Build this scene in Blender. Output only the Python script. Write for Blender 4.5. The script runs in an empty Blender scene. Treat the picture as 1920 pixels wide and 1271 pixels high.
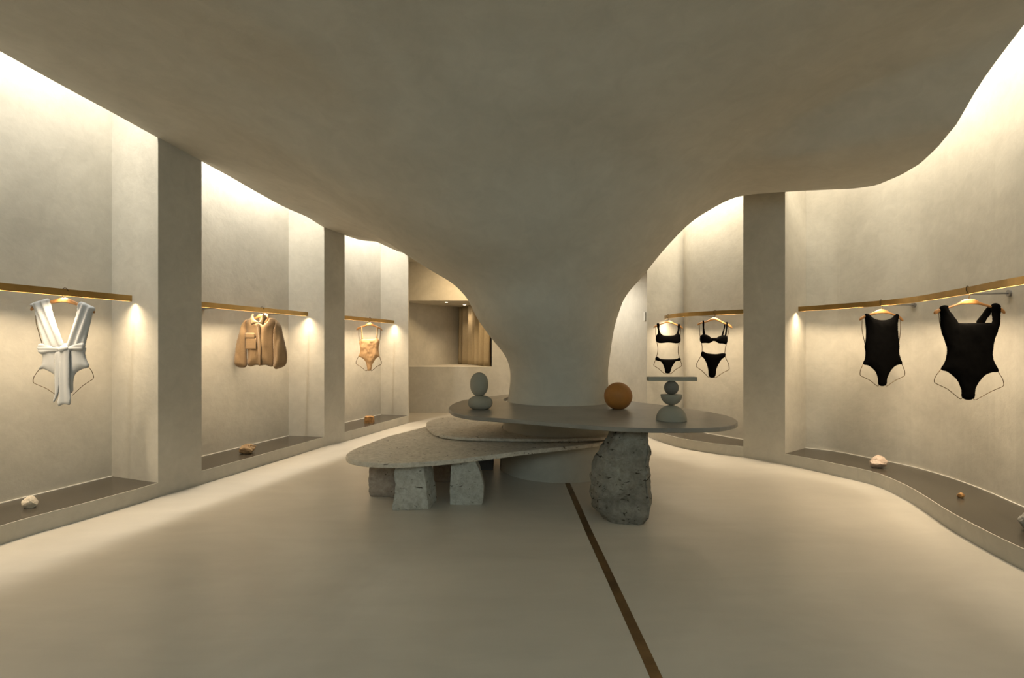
import bpy, bmesh, math, random
import numpy as np
from mathutils import Vector, noise
from mathutils.geometry import delaunay_2d_cdt

S = bpy.context.scene
COL = S.collection
FPX, HOR, CAMH = 930.0, 650.0, 1.25      # focal length in pixels, horizon row, eye height (m)
HS = 0.12                                # height of the niche plinths
ZR = 1.66                                # height of the hanging rails
LID = 4.25                               # structural ceiling above the coves
CX, CY = 0.485, 5.16                     # axis of the flared column

# ------------------------------------------------------------------ camera
cam = bpy.data.cameras.new('camera')
cam.sensor_width = 36.0
cam.lens = FPX / 1920 * 36.0
cam.shift_y = (HOR - 635.5) / 1920
cam.clip_start = 0.02
camo = bpy.data.objects.new('camera', cam)
camo.location = (0, 0, CAMH)
camo.rotation_euler = (math.pi / 2, 0, 0)
COL.objects.link(camo)
S.camera = camo

# ------------------------------------------------------------------ world (daylight that reaches the room through the shop front behind the camera)
W = bpy.data.worlds.new('world')
W.use_nodes = True
W.node_tree.nodes['Background'].inputs[0].default_value = (0.81, 0.98, 0.95, 1)
W.node_tree.nodes['Background'].inputs[1].default_value = 2.3
S.world = W

S.view_settings.view_transform = 'Standard'
S.view_settings.look = 'None'
S.view_settings.exposure = 0.22
S.view_settings.gamma = 1.0
S.view_settings.use_curve_mapping = False
S.cycles.max_bounces = 6
S.cycles.diffuse_bounces = 4
S.cycles.glossy_bounces = 3
S.cycles.adaptive_threshold = 0.03
S.cycles.sample_clamp_indirect = 6.0

WARM = (1.0, 0.935, 0.82)
WARMR = (1.0, 0.885, 0.70)
WARM2 = (1.0, 0.78, 0.52)
COVE_W = 28.0        # watts per metre of cove strip
RAIL_W = 9.0         # watts per metre of rail strip
SPOT_W = 3.4

def area(name, a, b, z, w, width=0.03, color=WARM, aim=(0, 0, -1), spread=math.pi):
    """linear lamp from plan point a to plan point b at height z"""
    a = Vector((a[0], a[1], z)); b = Vector((b[0], b[1], z))
    L = bpy.data.lights.new(name, 'AREA')
    L.shape = 'RECTANGLE'
    d = b - a
    L.size = d.length
    L.size_y = width
    L.energy = w * d.length
    L.color = color
    L.spread = spread
    o = bpy.data.objects.new(name, L)
    zax = -Vector(aim).normalized()
    xax = d.normalized()
    zax = (zax - xax * zax.dot(xax)).normalized()
    yax = zax.cross(xax)
    from mathutils import Matrix
    m = Matrix((xax, yax, zax)).transposed().to_4x4()
    m.translation = (a + b) / 2
    o.matrix_world = m
    COL.objects.link(o)
    return o

def spot(name, loc, w, size=60, blend=0.6, color=WARM, rad=0.01, aim=(0, 0, -1)):
    L = bpy.data.lights.new(name, 'SPOT')
    L.energy = w; L.spot_size = math.radians(size); L.spot_blend = blend
    L.color = color; L.shadow_soft_size = rad
    o = bpy.data.objects.new(name, L)
    o.location = loc
    o.rotation_euler = Vector(aim).to_track_quat('-Z', 'Y').to_euler()
    COL.objects.link(o)
    return o

# ------------------------------------------------------------------ materials
def nt(name):
    m = bpy.data.materials.new(name); m.use_nodes = True
    t = m.node_tree
    return m, t, t.nodes['Principled BSDF']

def coords(t, scale=(1, 1, 1)):
    g = t.nodes.new('ShaderNodeNewGeometry')
    mp = t.nodes.new('ShaderNodeMapping')
    mp.inputs['Scale'].default_value = scale
    t.links.new(g.outputs['Position'], mp.inputs['Vector'])
    return mp.outputs['Vector']

def ramp(t, fac, stops):
    r = t.nodes.new('ShaderNodeValToRGB')
    e = r.color_ramp.elements
    while len(e) < len(stops): e.new(0.5)
    for i, (p, c) in enumerate(stops):
        e[i].position = p; e[i].color = (*c, 1)
    t.links.new(fac, r.inputs['Fac'])
    return r.outputs['Color']

def nz(t, vec, scale, detail=6, rough=0.55, dist=0.0):
    n = t.nodes.new('ShaderNodeTexNoise')
    n.inputs['Scale'].default_value = scale
    n.inputs['Detail'].default_value = detail
    n.inputs['Roughness'].default_value = rough
    n.inputs['Distortion'].default_value = dist
    t.links.new(vec, n.inputs['Vector'])
    return n.outputs['Fac']

def bump(t, b, h, strength, dist):
    n = t.nodes.new('ShaderNodeBump')
    n.inputs['Strength'].default_value = strength
    n.inputs['Distance'].default_value = dist
    t.links.new(h, n.inputs['Height'])
    t.links.new(n.outputs['Normal'], b.inputs['Normal'])

def mix(t, a, bb, fac, mode='MULTIPLY'):
    m = t.nodes.new('ShaderNodeMix'); m.data_type = 'RGBA'; m.blend_type = mode
    for s, v in ((m.inputs[6], a), (m.inputs[7], bb)):
        if isinstance(v, tuple): s.default_value = (*v, 1)
        else: t.links.new(v, s)
    if isinstance(fac, float): m.inputs[0].default_value = fac
    else: t.links.new(fac, m.inputs[0])
    return m.outputs[2]

def plaster(name, dark, light, rough=0.8, bstr=0.11, scale=1.3, spec=0.25):
    m, t, b = nt(name)
    v = coords(t)
    n1 = nz(t, v, scale, 4, 0.6, 0.6)
    c = ramp(t, n1, [(0.32, dark), (0.68, light)])
    n2 = nz(t, v, scale * 7, 3, 0.65, 0.8)
    c2 = ramp(t, n2, [(0.3, (0.90, 0.90, 0.90)), (0.7, (1, 1, 1))])
    t.links.new(mix(t, c, c2, 1.0), b.inputs['Base Color'])
    b.inputs['Roughness'].default_value = rough
    b.inputs['Specular IOR Level'].default_value = spec
    n3 = nz(t, v, 14, 4, 0.6, 0.0)
    bump(t, b, n3, bstr, 0.02)
    return m

M = {}
M['plaster'] = plaster('plaster', (0.48, 0.452, 0.388), (0.58, 0.548, 0.473))
M['ceiling'] = plaster('ceiling_plaster', (0.48, 0.455, 0.39), (0.57, 0.542, 0.47), scale=0.9)
def floor_mat():
    m, t, b = nt('microcement_floor')
    v = coords(t)
    n1 = nz(t, v, 0.8, 4, 0.6, 0.8)
    c = ramp(t, n1, [(0.32, (0.47, 0.435, 0.375)), (0.68, (0.56, 0.52, 0.45))])
    v2 = coords(t, (1.2, 5, 1))
    c2 = ramp(t, nz(t, v2, 1.6, 3, 0.6, 0.5), [(0.3, (0.93, 0.93, 0.93)), (0.7, (1, 1, 1))])
    t.links.new(mix(t, c, c2, 1.0), b.inputs['Base Color'])
    r = t.nodes.new('ShaderNodeMapRange')
    r.inputs['To Min'].default_value = 0.28; r.inputs['To Max'].default_value = 0.40
    t.links.new(n1, r.inputs['Value'])
    t.links.new(r.outputs[0], b.inputs['Roughness'])
    b.inputs['Specular IOR Level'].default_value = 0.4
    return m
M['floor'] = floor_mat()

def simple(name, col, rough=0.5, metal=0.0, var=0.08, scale=20, bstr=0.0, spec=0.5, emit=0.0, ecol=(1, 1, 1), sheen=0.0):
    m, t, b = nt(name)
    v = coords(t)
    c = ramp(t, nz(t, v, scale, 5, 0.6), [(0.3, tuple(x * (1 - var) for x in col)), (0.7, tuple(min(1, x * (1 + var)) for x in col))])
    t.links.new(c, b.inputs['Base Color'])
    b.inputs['Roughness'].default_value = rough
    b.inputs['Metallic'].default_value = metal
    b.inputs['Specular IOR Level'].default_value = spec
    if sheen: b.inputs['Sheen Weight'].default_value = sheen
    if bstr: bump(t, b, nz(t, v, scale * 2, 6, 0.6), bstr, 0.01)
    if emit:
        b.inputs['Emission Color'].default_value = (*ecol, 1)
        b.inputs['Emission Strength'].default_value = emit
    return m

M['ledge'] = simple('polished_brown_ledge', (0.058, 0.05, 0.038), 0.26, var=0.1, scale=3, spec=0.45)
M['joint'] = simple('joint_filler', (0.80, 0.78, 0.72), 0.6)
M['brass'] = simple('brushed_brass', (0.42, 0.27, 0.095), 0.34, 0.9, var=0.15, scale=6)
M['floor_brass'] = simple('worn_floor_brass', (0.20, 0.125, 0.055), 0.42, 0.75, var=0.35, scale=5)
M['led'] = simple('led_diffuser', (1, 1, 1), 0.5, emit=3.0, ecol=(1.0, 0.86, 0.62))
M['led_bright'] = simple('downlight_lens', (1, 1, 1), 0.5, emit=14.0, ecol=(1.0, 0.9, 0.72))
M['wood'] = simple('beech_wood', (0.42, 0.20, 0.065), 0.42, var=0.12, scale=30)
M['wire'] = simple('bronze_wire', (0.10, 0.065, 0.03), 0.4, 0.8)
M['white_cloth'] = simple('white_cloth', (0.45, 0.465, 0.475), 0.85, var=0.02, spec=0.1, sheen=0.2)
M['black_cloth'] = simple('black_cloth', (0.0022, 0.0021, 0.002), 0.9, var=0.1, spec=0.02)
M['tan_cloth'] = simple('tan_cloth', (0.50, 0.315, 0.165), 0.75, var=0.05, spec=0.15)
M['wool'] = simple('camel_wool', (0.28, 0.185, 0.10), 0.95, var=0.07, scale=90, bstr=0.2, spec=0.05, sheen=0.25)
M['lining'] = simple('lit_lining', (0.60, 0.45, 0.28), 0.9, var=0.05)  # inner back collar; warm lamp light put into its paler colour
M['grey_ceramic'] = simple('grey_green_clay', (0.30, 0.285, 0.235), 0.75, var=0.06, scale=8, bstr=0.06, spec=0.25)
M['grey_metal'] = simple('dark_grey_clay', (0.15, 0.14, 0.12), 0.6, var=0.07, scale=8, spec=0.25)
M['orange_wood'] = simple('amber_wood', (0.36, 0.155, 0.035), 0.5, var=0.12, scale=9, spec=0.3)
M['grey_stone'] = simple('dark_grey_stone', (0.25, 0.23, 0.20), 0.36, var=0.16, scale=3.5, bstr=0.04, spec=0.35)
M['block'] = simple('blue_grey_block', (0.17, 0.185, 0.20), 0.7, var=0.1, scale=6)
M['curtain'] = simple('linen_curtain', (0.46, 0.375, 0.25), 0.9, var=0.06, scale=40, spec=0.05)
M['switch'] = simple('white_switch', (0.7, 0.68, 0.62), 0.4)
M['steel'] = simple('grey_bracket', (0.35, 0.34, 0.33), 0.35, 0.8)
M['dark'] = simple('dark_frame', (0.04, 0.035, 0.03), 0.5)

def travertine(name, dark, light, pits=30, bstr=0.35, thr=0.30, flat=True):
    m, t, b = nt(name)
    v = coords(t)
    vs = coords(t, (1, 1, 1))
    c = ramp(t, nz(t, v, 5, 9, 0.65, 0.7), [(0.30, dark), (0.70, light)])
    c2 = ramp(t, nz(t, vs, 26, 6, 0.7, 0.4), [(0.33, (0.72, 0.70, 0.66)), (0.6, (1, 1, 1))])
    c = mix(t, c, c2, 1.0)
    pn = nz(t, coords(t, (1, 1, 2.2)), pits, 3, 0.55, 1.2)
    pit = ramp(t, pn, [(thr, (0.16, 0.13, 0.10)), (thr + 0.045, (1, 1, 1))])
    t.links.new(mix(t, c, pit, 1.0), b.inputs['Base Color'])
    b.inputs['Roughness'].default_value = 0.55 if flat else 0.85
    b.inputs['Specular IOR Level'].default_value = 0.35
    bump(t, b, mix(t, pit, ramp(t, nz(t, v, 45, 8, 0.7), [(0.2, (0, 0, 0)), (0.8, (1, 1, 1))]), 0.5, 'MIX'), bstr, 0.012)
    return m
M['trav_slab'] = travertine('travertine_slab', (0.62, 0.56, 0.47), (0.74, 0.685, 0.59), 24, 0.15, 0.31)
M['trav_rock'] = travertine('travertine_rock', (0.47, 0.46, 0.41), (0.68, 0.67, 0.61), 13, 1.0, 0.305, False)
M['trav_dark'] = travertine('travertine_dark_rock', (0.18, 0.165, 0.14), (0.36, 0.34, 0.29), 12, 1.0, 0.335, False)
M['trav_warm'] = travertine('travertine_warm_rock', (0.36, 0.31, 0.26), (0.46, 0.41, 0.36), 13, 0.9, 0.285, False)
M['rock_pale'] = simple('pale_rock', (0.62, 0.54, 0.42), 0.6, var=0.2, scale=18, bstr=0.5)
M['rock_brown'] = simple('brown_rock', (0.32, 0.21, 0.11), 0.7, var=0.4, scale=22, bstr=0.8)
M['rock_amber'] = simple('amber_rock', (0.40, 0.21, 0.07), 0.45, var=0.5, scale=25, bstr=0.6)
M['rock_pink'] = simple('pink_quartz', (0.56, 0.43, 0.34), 0.4, var=0.2, scale=25, bstr=0.5)
M['rock_grey'] = simple('grey_rock', (0.27, 0.26, 0.23), 0.6, var=0.3, scale=22, bstr=0.6)

# ------------------------------------------------------------------ object helpers
def mesh_obj(name, verts, faces, mat, parent=None, smooth=False):
    me = bpy.data.meshes.new(name)
    me.from_pydata([tuple(v) for v in verts], [], faces)
    me.update()
    if smooth:
        for p in me.polygons: p.use_smooth = True
    me.materials.append(mat)
    o = bpy.data.objects.new(name, me)
    COL.objects.link(o)
    if parent is not None: o.parent = parent
    return o

def bm_obj(name, bm, mat, parent=None, smooth=False):
    me = bpy.data.meshes.new(name)
    bm.to_mesh(me); bm.free()
    if smooth:
        for p in me.polygons: p.use_smooth = True
    me.materials.append(mat)
    o = bpy.data.objects.new(name, me)
    COL.objects.link(o)
    if parent is not None: o.parent = parent
    return o

def tag(o, label, cat, group=None):
    o['label'] = label; o['category'] = cat
    if group: o['group'] = group
    return o

def struct(o, label=None):
    o['kind'] = 'structure'
    if label: o['label'] = label
    return o

def empty(name, loc):
    o = bpy.data.objects.new(name, None)
    o.location = loc
    o.empty_display_size = 0.05
    COL.objects.link(o)
    return o

def adopt(child, root):
    """parent a mesh built in world coordinates to an Empty (no rotation) without moving it"""
    child.parent = root
    child.location = child.location - root.location
    return child

def crom(pts, n=8, closed=False):
    """Catmull-Rom resample (centripetal-ish uniform) of a polyline"""
    P = [np.array(p, float) for p in pts]
    N = len(P); out = []
    segs = N if closed else N - 1
    for i in range(segs):
        if closed:
            a, b, c, d = P[(i - 1) % N], P[i], P[(i + 1) % N], P[(i + 2) % N]
        else:
            a = P[max(i - 1, 0)]; b = P[i]; c = P[i + 1]; d = P[min(i + 2, N - 1)]
        lb = np.linalg.norm(c - b)
        t1 = (c - a); t2 = (d - b)
        l1 = np.linalg.norm(t1); l2 = np.linalg.norm(t2)
        t1 = t1 / l1 * lb if l1 > 1e-9 else t1 * 0
        t2 = t2 / l2 * lb if l2 > 1e-9 else t2 * 0
        for k in range(n):
            s = k / n
            h00 = 2*s**3 - 3*s**2 + 1; h10 = s**3 - 2*s**2 + s
            h01 = -2*s**3 + 3*s**2; h11 = s**3 - s**2
            out.append(h00*b + h10*t1 + h01*c + h11*t2)
    if not closed: out.append(P[-1])
    return out

def tube(pts, r, segs=8, cap=True):
    """verts, faces of a round tube along 3-D points; r is a number or a list"""
    V = []; F = []
    P = [Vector(p) for p in pts]
    n = len(P)
    up = None
    for i, p in enumerate(P):
        d = (P[min(i + 1, n - 1)] - P[max(i - 1, 0)])
        if d.length < 1e-9: d = Vector((0, 0, 1))
        d.normalize()
        if up is None:
            up = d.orthogonal().normalized()
        up = (up - d * up.dot(d))
        up = up.normalized() if up.length > 1e-6 else d.orthogonal().normalized()
        s = d.cross(up)
        rr = r[i] if isinstance(r, (list, tuple)) else r
        for k in range(segs):
            a = 2 * math.pi * k / segs
            V.append(p + up * math.cos(a) * rr + s * math.sin(a) * rr)
    for i in range(n - 1):
        for k in range(segs):
            a = i * segs + k; b = i * segs + (k + 1) % segs
            F.append((a, b, b + segs, a + segs))
    if cap:
        F.append(tuple(range(segs))[::-1]); F.append(tuple(range((n - 1) * segs, n * segs)))
    return V, F

def lathe(profile, center, segs=48, squash=1.0):
    """profile: (r, z) bottom to top"""
    V = []; F = []
    for r, z in profile:
        for k in range(segs):
            a = 2 * math.pi * k / segs
            V.append((center[0] + r * math.cos(a), center[1] + squash * r * math.sin(a), center[2] + z))
    n = len(profile)
    for i in range(n - 1):
        for k in range(segs):
            a = i * segs + k; b = i * segs + (k + 1) % segs
            F.append((a, b, b + segs, a + segs))
    F.append(tuple(range(segs))[::-1]); F.append(tuple(range((n - 1) * segs, n * segs)))
    return V, F

def wallstrip(path, z0, z1, nz_=1):
    """vertical strip over a plan path; z0 / z1 numbers"""
    V = []; F = []
    for i in range(nz_ + 1):
        z = z0 + (z1 - z0) * i / nz_
        for p in path: V.append((p[0], p[1], z))
    n = len(path)
    for i in range(nz_):
        for k in range(n - 1):
            a = i * n + k
            F.append((a, a + 1, a + 1 + n, a + n))
    return V, F

def join(parts):
    V = []; F = []
    for v, f in parts:
        o = len(V)
        V += list(v); F += [tuple(i + o for i in q) for q in f]
    return V, F

def ground(x, y, z=0.0):
    """plan point on the level z that the photograph shows at pixel x, y"""
    Z = FPX * (CAMH - z) / (y - HOR)
    return ((x - 960) / FPX * Z, Z)

def at(x, y, Z):
    return Vector(((x - 960) / FPX * Z, Z, CAMH + (HOR - y) / FPX * Z))

# ================================================================== SETTING
# plan curves of the room --------------------------------------------------
L_front1 = crom([(-3.55, 1.0), (-3.40, 2.1), (-3.29, 2.7), (-3.226, 3.125), (-3.198, 3.268), (-3.123, 3.483), (-2.985, 3.92), (-2.94, 4.12)], 5)
L_p1 = [(-2.94, 4.12), (-2.82, 4.506)]
L_front2 = [(-2.82, 4.506), (-2.60, 5.30), (-2.353, 6.217)]
L_p2 = [(-2.353, 6.217), (-2.21, 6.55)]
L_front3 = [(-2.21, 6.55), (-1.96, 7.33), (-1.705, 8.15)]
L_back1 = crom([(-4.20, 1.0), (-4.05, 2.1), (-3.86, 2.9), (-3.69, 3.574), (-3.49, 4.325)], 5)
L_back2 = [(-3.34, 4.66), (-3.19, 5.106), (-2.834, 6.29)]
L_back3 = [(-2.72, 6.70), (-2.48, 7.40), (-2.19, 8.27)]
R_front2 = crom([(1.893, 6.95), (1.915, 6.72), (1.98, 6.42), (2.111, 6.086), (2.376, 5.79), (2.618, 5.616)], 6)
R_p = [(2.618, 5.616), (2.887, 5.245)]
R_front1 = crom([(2.887, 5.245), (3.038, 4.996), (3.149, 4.755), (3.245, 4.559), (3.268, 4.37), (3.209, 4.022), (3.123, 3.75), (3.0, 3.404), (2.932, 3.142), (2.883, 2.921), (2.86, 2.771), (2.84, 2.4), (2.86, 1.9), (2.95, 1.3), (3.05, 0.8)], 5)
R_back2 = crom([(2.43, 7.02), (2.40, 6.80), (2.494, 6.57), (2.63, 6.32), (2.81, 6.04), (3.0, 5.83)], 6)
R_back1 = crom([(3.274, 5.531), (3.42, 5.43), (3.515, 5.307), (3.649, 4.99), (3.765, 4.68), (3.783, 4.307), (3.71, 3.864), (3.604, 3.491), (3.52, 3.0), (3.47, 2.5), (3.5, 1.8), (3.6, 0.8)], 5)
R_far = crom([(1.893, 6.95), (1.885, 7.12), (1.85, 7.38), (1.75, 7.75), (1.55, 8.3), (1.25, 8.85), (0.75, 9.4)], 5)

# --- floor
V, F = [], []
n = 24
for i in range(n + 1):
    for j in range(n + 1):
        V.append((-4.6 + 9.2 * i / n, -1.2 + 10.8 * j / n, 0))
for i in range(n):
    for j in range(n):
        a = i * (n + 1) + j
        F.append((a, a + n + 1, a + n + 2, a + 1))
floor = struct(mesh_obj('floor', V, F, M['floor']), 'smooth beige microcement floor')

def slabmesh(poly_a, poly_b, z0, z1):
    """closed band between two equally long plan paths"""
    n = len(poly_a)
    V = [(p[0], p[1], z1) for p in poly_a] + [(p[0], p[1], z1) for p in poly_b]
    V += [(p[0], p[1], z0) for p in poly_a] + [(p[0], p[1], z0) for p in poly_b]
    F = []
    for k in range(n - 1):
        F.append((k, k + 1, n + k + 1, n + k))
        F.append((2*n + k, 3*n + k, 3*n + k + 1, 2*n + k + 1))
        F.append((k, 2*n + k, 2*n + k + 1, k + 1))
        F.append((n + k, n + k + 1, 3*n + k + 1, 3*n + k))
    return V, F

def resample(path, n):
    P = np.array(path, float)
    d = np.r_[0, np.cumsum(np.linalg.norm(np.diff(P, axis=0), axis=1))]
    s = np.linspace(0, d[-1], n)
    return [tuple(np.array([np.interp(q, d, P[:, k]) for k in range(P.shape[1])])) for q in s]

# --- brass strip let into the floor
st = [(0.484, 4.60), (0.496, 3.30), (0.509, 2.63), (0.52, 2.0), (0.53, 1.0), (0.54, -1.2)]
V, F = slabmesh([(x, y) for x, y in st], [(x + 0.047, y) for x, y in st], -0.01, 0.0015)
struct(mesh_obj('trim_1', V, F, M['floor_brass']), 'worn brass strip let into the floor')

def build_wall(name, label, backs, fronts, pillars, extra):
    """backs/fronts: niche pairs. The wall mesh holds niche backs, cheeks and plain stretches; its parts are plinths, ledges, pillars"""
    parts = []
    for b, f in zip(backs, fronts):
        parts.append(wallstrip(b, 0, LID))
        parts.append(wallstrip([f[0], b[0]], 0, LID))
        parts.append(wallstrip([f[-1], b[-1]], 0, LID))
    parts += [wallstrip(e, 0, LID) for e in extra]
    V, F = join(parts)
    w = struct(mesh_obj(name, V, F, M['plaster']), label)
    for b, f in zip(backs, fronts):
        n = 40
        bb, ff = resample(b, n), resample(f, n)
        V, F = wallstrip(f, 0, HS)
        # plinth: front face with a top nosing
        inn = [(p[0] + (q[0] - p[0]) * 0.012, p[1] + (q[1] - p[1]) * 0.012) for p, q in zip(ff, bb)]
        pv, pf = slabmesh(ff, inn, 0.0, HS)
        mesh_obj('plinth', pv, pf, M['plaster'], w)
        V, F = slabmesh(inn, bb, HS - 0.02, HS + 0.0005)
        mesh_obj('ledge', V, F, M['ledge'], w)
        j = [(q[0] + (p[0] - q[0]) * 0.012, q[1] + (p[1] - q[1]) * 0.012) for p, q in zip(ff, bb)]
        V, F = slabmesh(j, bb, HS, HS + 0.005)
        mesh_obj('joint', V, F, M['joint'], w)
    for p in pillars:
        mesh_obj('pillar', *wallstrip(p, 0, LID), M['plaster'], w)
    return w

wl = build_wall('wall_left', 'plastered left wall with three tall lit niches', [L_back1, L_back2, L_back3], [L_front1, L_front2, L_front3], [L_p1, L_p2],
                [[(-3.6, -1.2), (-3.6, 0.5), (-3.55, 1.0)], [(-1.705, 8.15), (-1.712, 8.25), (-2.33, 8.40)], [(-2.33, 8.40), (-2.33, 9.6)]])
wr = build_wall('wall_right', 'plastered curving right wall with two tall lit niches', [R_back2, R_back1], [R_front2, R_front1], [R_p],
                [R_far, [(3.05, 0.8), (3.15, 0.0), (3.2, -1.2)]])

# --- back wall with the raised alcove opening
YB = 9.40
xl, xr = -2.33, (922 - 960) / FPX * YB
zs, zt = CAMH - 37.6 / FPX * YB, CAMH + 86.5 / FPX * YB
def quad(x0, x1, z0, z1, y): return [(x0, y, z0), (x1, y, z0), (x1, y, z1), (x0, y, z1)], [(0, 1, 2, 3)]
D1, D2, D3 = (-2.33, 9.45), (-1.12, 11.1), (xr, 9.45)     # plan of the alcove: oblique back, curtain side
parts = [quad(xl, 1.2, 0, zs, YB), quad(xr, 1.2, zs, zt, YB), quad(xl, 1.2, zt, LID, YB)]
for zz in (zs, zt): parts.append(([(xl, YB, zz), (1.2, YB, zz), (1.2, 11.6, zz), (xl, 11.6, zz)], [(0, 1, 2, 3)]))
parts.append(wallstrip([D1, D2], zs, zt))
parts.append(wallstrip([D2, (-1.12, 11.6), (1.2, 11.6), (1.2, YB)], zs, zt))
parts.append(wallstrip([(xr, YB), (xr, YB + 0.24)], zs, zt))
V, F = join(parts)
wb = struct(mesh_obj('wall_back', V, F, M['plaster']), 'back wall with a raised alcove')

# --- unseen shop front behind the camera, its opening raised to shape the daylight
yf = -1.2
parts = [quad(-4.6, -2.6, 0, LID, yf), quad(2.6, 4.6, 0, LID, yf), quad(-2.6, 2.6, 2.95, LID, yf), quad(-2.6, 2.6, 0, 1.75, yf)]
V, F = join(parts)
wf = struct(mesh_obj('wall_front', V, F, M['plaster']), 'unseen wall behind the viewer, its shop-front opening raised to shape the daylight')
win = None
for x in (-2.56, -0.85, 0.85, 2.56):
    V, F = slabmesh([(x - 0.04, yf - 0.05), (x - 0.04, yf + 0.05)], [(x + 0.04, yf - 0.05), (x + 0.04, yf + 0.05)], 1.75, 2.95)
    mesh_obj('mullion', V, F, M['dark'], wf)

# ------------------------------------------------------------------ ceiling + flared column, one continuous surface
def edge_on(front, x, y):
    """point of the plan path `front` seen at pixel column x, with the height seen at row y"""
    k = (x - 960) / FPX
    for a, b in zip(front[:-1], front[1:]):
        fa, fb = a[0] - k * a[1], b[0] - k * b[1]
        if fa * fb <= 0 and fa != fb:
            s = fa / (fa - fb)
            Z = a[1] + (b[1] - a[1]) * s
            return (a[0] + (b[0] - a[0]) * s, Z, CAMH + (HOR - y) / FPX * Z)
    raise ValueError(x)

LF = [tuple(p) for p in L_front1] + L_p1[1:] + L_front2[1:] + L_p2[1:] + L_front3[1:]
RF = [tuple(p) for p in R_front2] + R_p[1:] + [tuple(p) for p in R_front1[1:]]
edge_left = [edge_on(LF, x, y) for x, y in ((5, 97), (49, 121.5), (132, 167.6), (211.5, 210), (297, 257.5), (379.5, 302), (431, 329.6), (478, 357), (525, 383), (549, 394.5), (577, 406), (608, 426), (648, 441), (671.6, 448.8), (690.5, 452), (704.7, 452))]
edge_right = [edge_on(RF, x, y) for x, y in ((1236, 478), (1248, 462), (1262, 443), (1274, 429), (1295, 411), (1319, 395), (1342, 383), (1375, 366), (1394, 363), (1437, 356), (1470, 354), (1537, 356), (1596, 354), (1639.5, 348), (1687, 328), (1722, 307), (1753.6, 277), (1789, 234), (1812.6, 192.7), (1832, 159), (1871.5, 104), (1916, 46))]
bound = []
bound += [(0.75, 9.40, 2.75), (1.25, 8.85, 2.60), (1.60, 8.3, 2.45), (1.85, 7.38, 2.36), (1.893, 6.95, 2.37)]
bound += edge_right
bound += [(2.84, 2.4, 3.10), (2.86, 1.9, 3.13), (2.95, 1.3, 3.13), (3.05, 0.8, 3.1), (3.2, -1.2, 3.05)]
bound += [(0, -1.2, 3.05), (-3.6, -1.2, 3.05)]
bound += [(-3.6, 0.5, 3.15), (-3.55, 1.0, 3.18), (-3.40, 2.1, 3.17), (-3.29, 2.7, 3.14)]
bound += edge_left
bound += [(-1.80, 7.85, 2.76), (-1.705, 8.15, 2.78), (-2.30, 9.40, 2.85), (-0.5, 9.40, 2.85)]

TL = [(.61, 0), (.59, .35), (.55, .62), (.515, .78), (.505, 1.0), (.56, 1.16), (.70, 1.34), (.843, 1.54), (.956, 1.755), (1.115, 1.916), (1.36, 2.066), (1.65, 2.25), (1.85, 2.38)]
TR = [(.61, 0), (.59, .35), (.55, .62), (.515, .78), (.505, 1.0), (.53, 1.2), (.56, 1.4), (.60, 1.56), (.68, 1.76), (.854, 1.97), (1.08, 2.25), (1.36, 2.53), (1.72, 2.76)]
NT, NC, NE = 240, 5, 28
KCOL = 10            # last profile point that belongs to the column
def ray_edge(th):
    dx, dy = math.cos(th), math.sin(th)
    best = None
    m = len(bound)
    for i in range(m):
        a, b = bound[i], bound[(i + 1) % m]
        ax, ay, bx, by = a[0] - CX, a[1] - CY, b[0] - CX, b[1] - CY
        ca, cb = ax * dy - ay * dx, bx * dy - by * dx
        if (ca <= 0 < cb) or (cb <= 0 < ca):
            s = ca / (ca - cb)
            px, py = ax + (bx - ax) * s, ay + (by - ay) * s
            r = px * dx + py * dy
            if r > 0 and (best is None or r < best[0]):
                best = (r, a[2] + (b[2] - a[2]) * s)
    return best
G = []
for k in range(NT):
    th = 2 * math.pi * k / NT
    w = 0.5 + 0.5 * math.cos(th)
    w = w * w * (3 - 2 * w)
    prof = [(l[0] * (1 - w) + r[0] * w, l[1] * (1 - w) + r[1] * w) for l, r in zip(TL, TR)]
    re, ze = ray_edge(th)
    rt, zt_ = prof[-1]
    d = re - rt
    if d > 0.35:
        r1 = rt + min(0.42 * d, 1.1)
        prof.append((r1, zt_ + (ze - zt_) * 0.62))
    else:
        prof.append((rt + 0.5 * d, zt_ + 0.5 * (ze - zt_)))
    prof.append((re + 0.012, ze))
    c = crom(prof, 6)
    ncol = KCOL * 6
    a = c[:ncol + 1]
    b = resample(c[ncol:], NE)
    ring = [tuple(q) for q in a] + b[1:]
    G.append([(CX + r * math.cos(th), CY + r * math.sin(th), z) for r, z in ring])
G = np.array(G)                                   # (NT, M, 3)
Mn = G.shape[1]
du = np.roll(G, -1, 0) - np.roll(G, 1, 0)
dv = np.zeros_like(G)
dv[:, 1:-1] = G[:, 2:] - G[:, :-2]; dv[:, 0] = G[:, 1] - G[:, 0]; dv[:, -1] = G[:, -1] - G[:, -2]
NRM = np.cross(du, dv); NRM /= np.linalg.norm(NRM, axis=2, keepdims=True) + 1e-12
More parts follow.
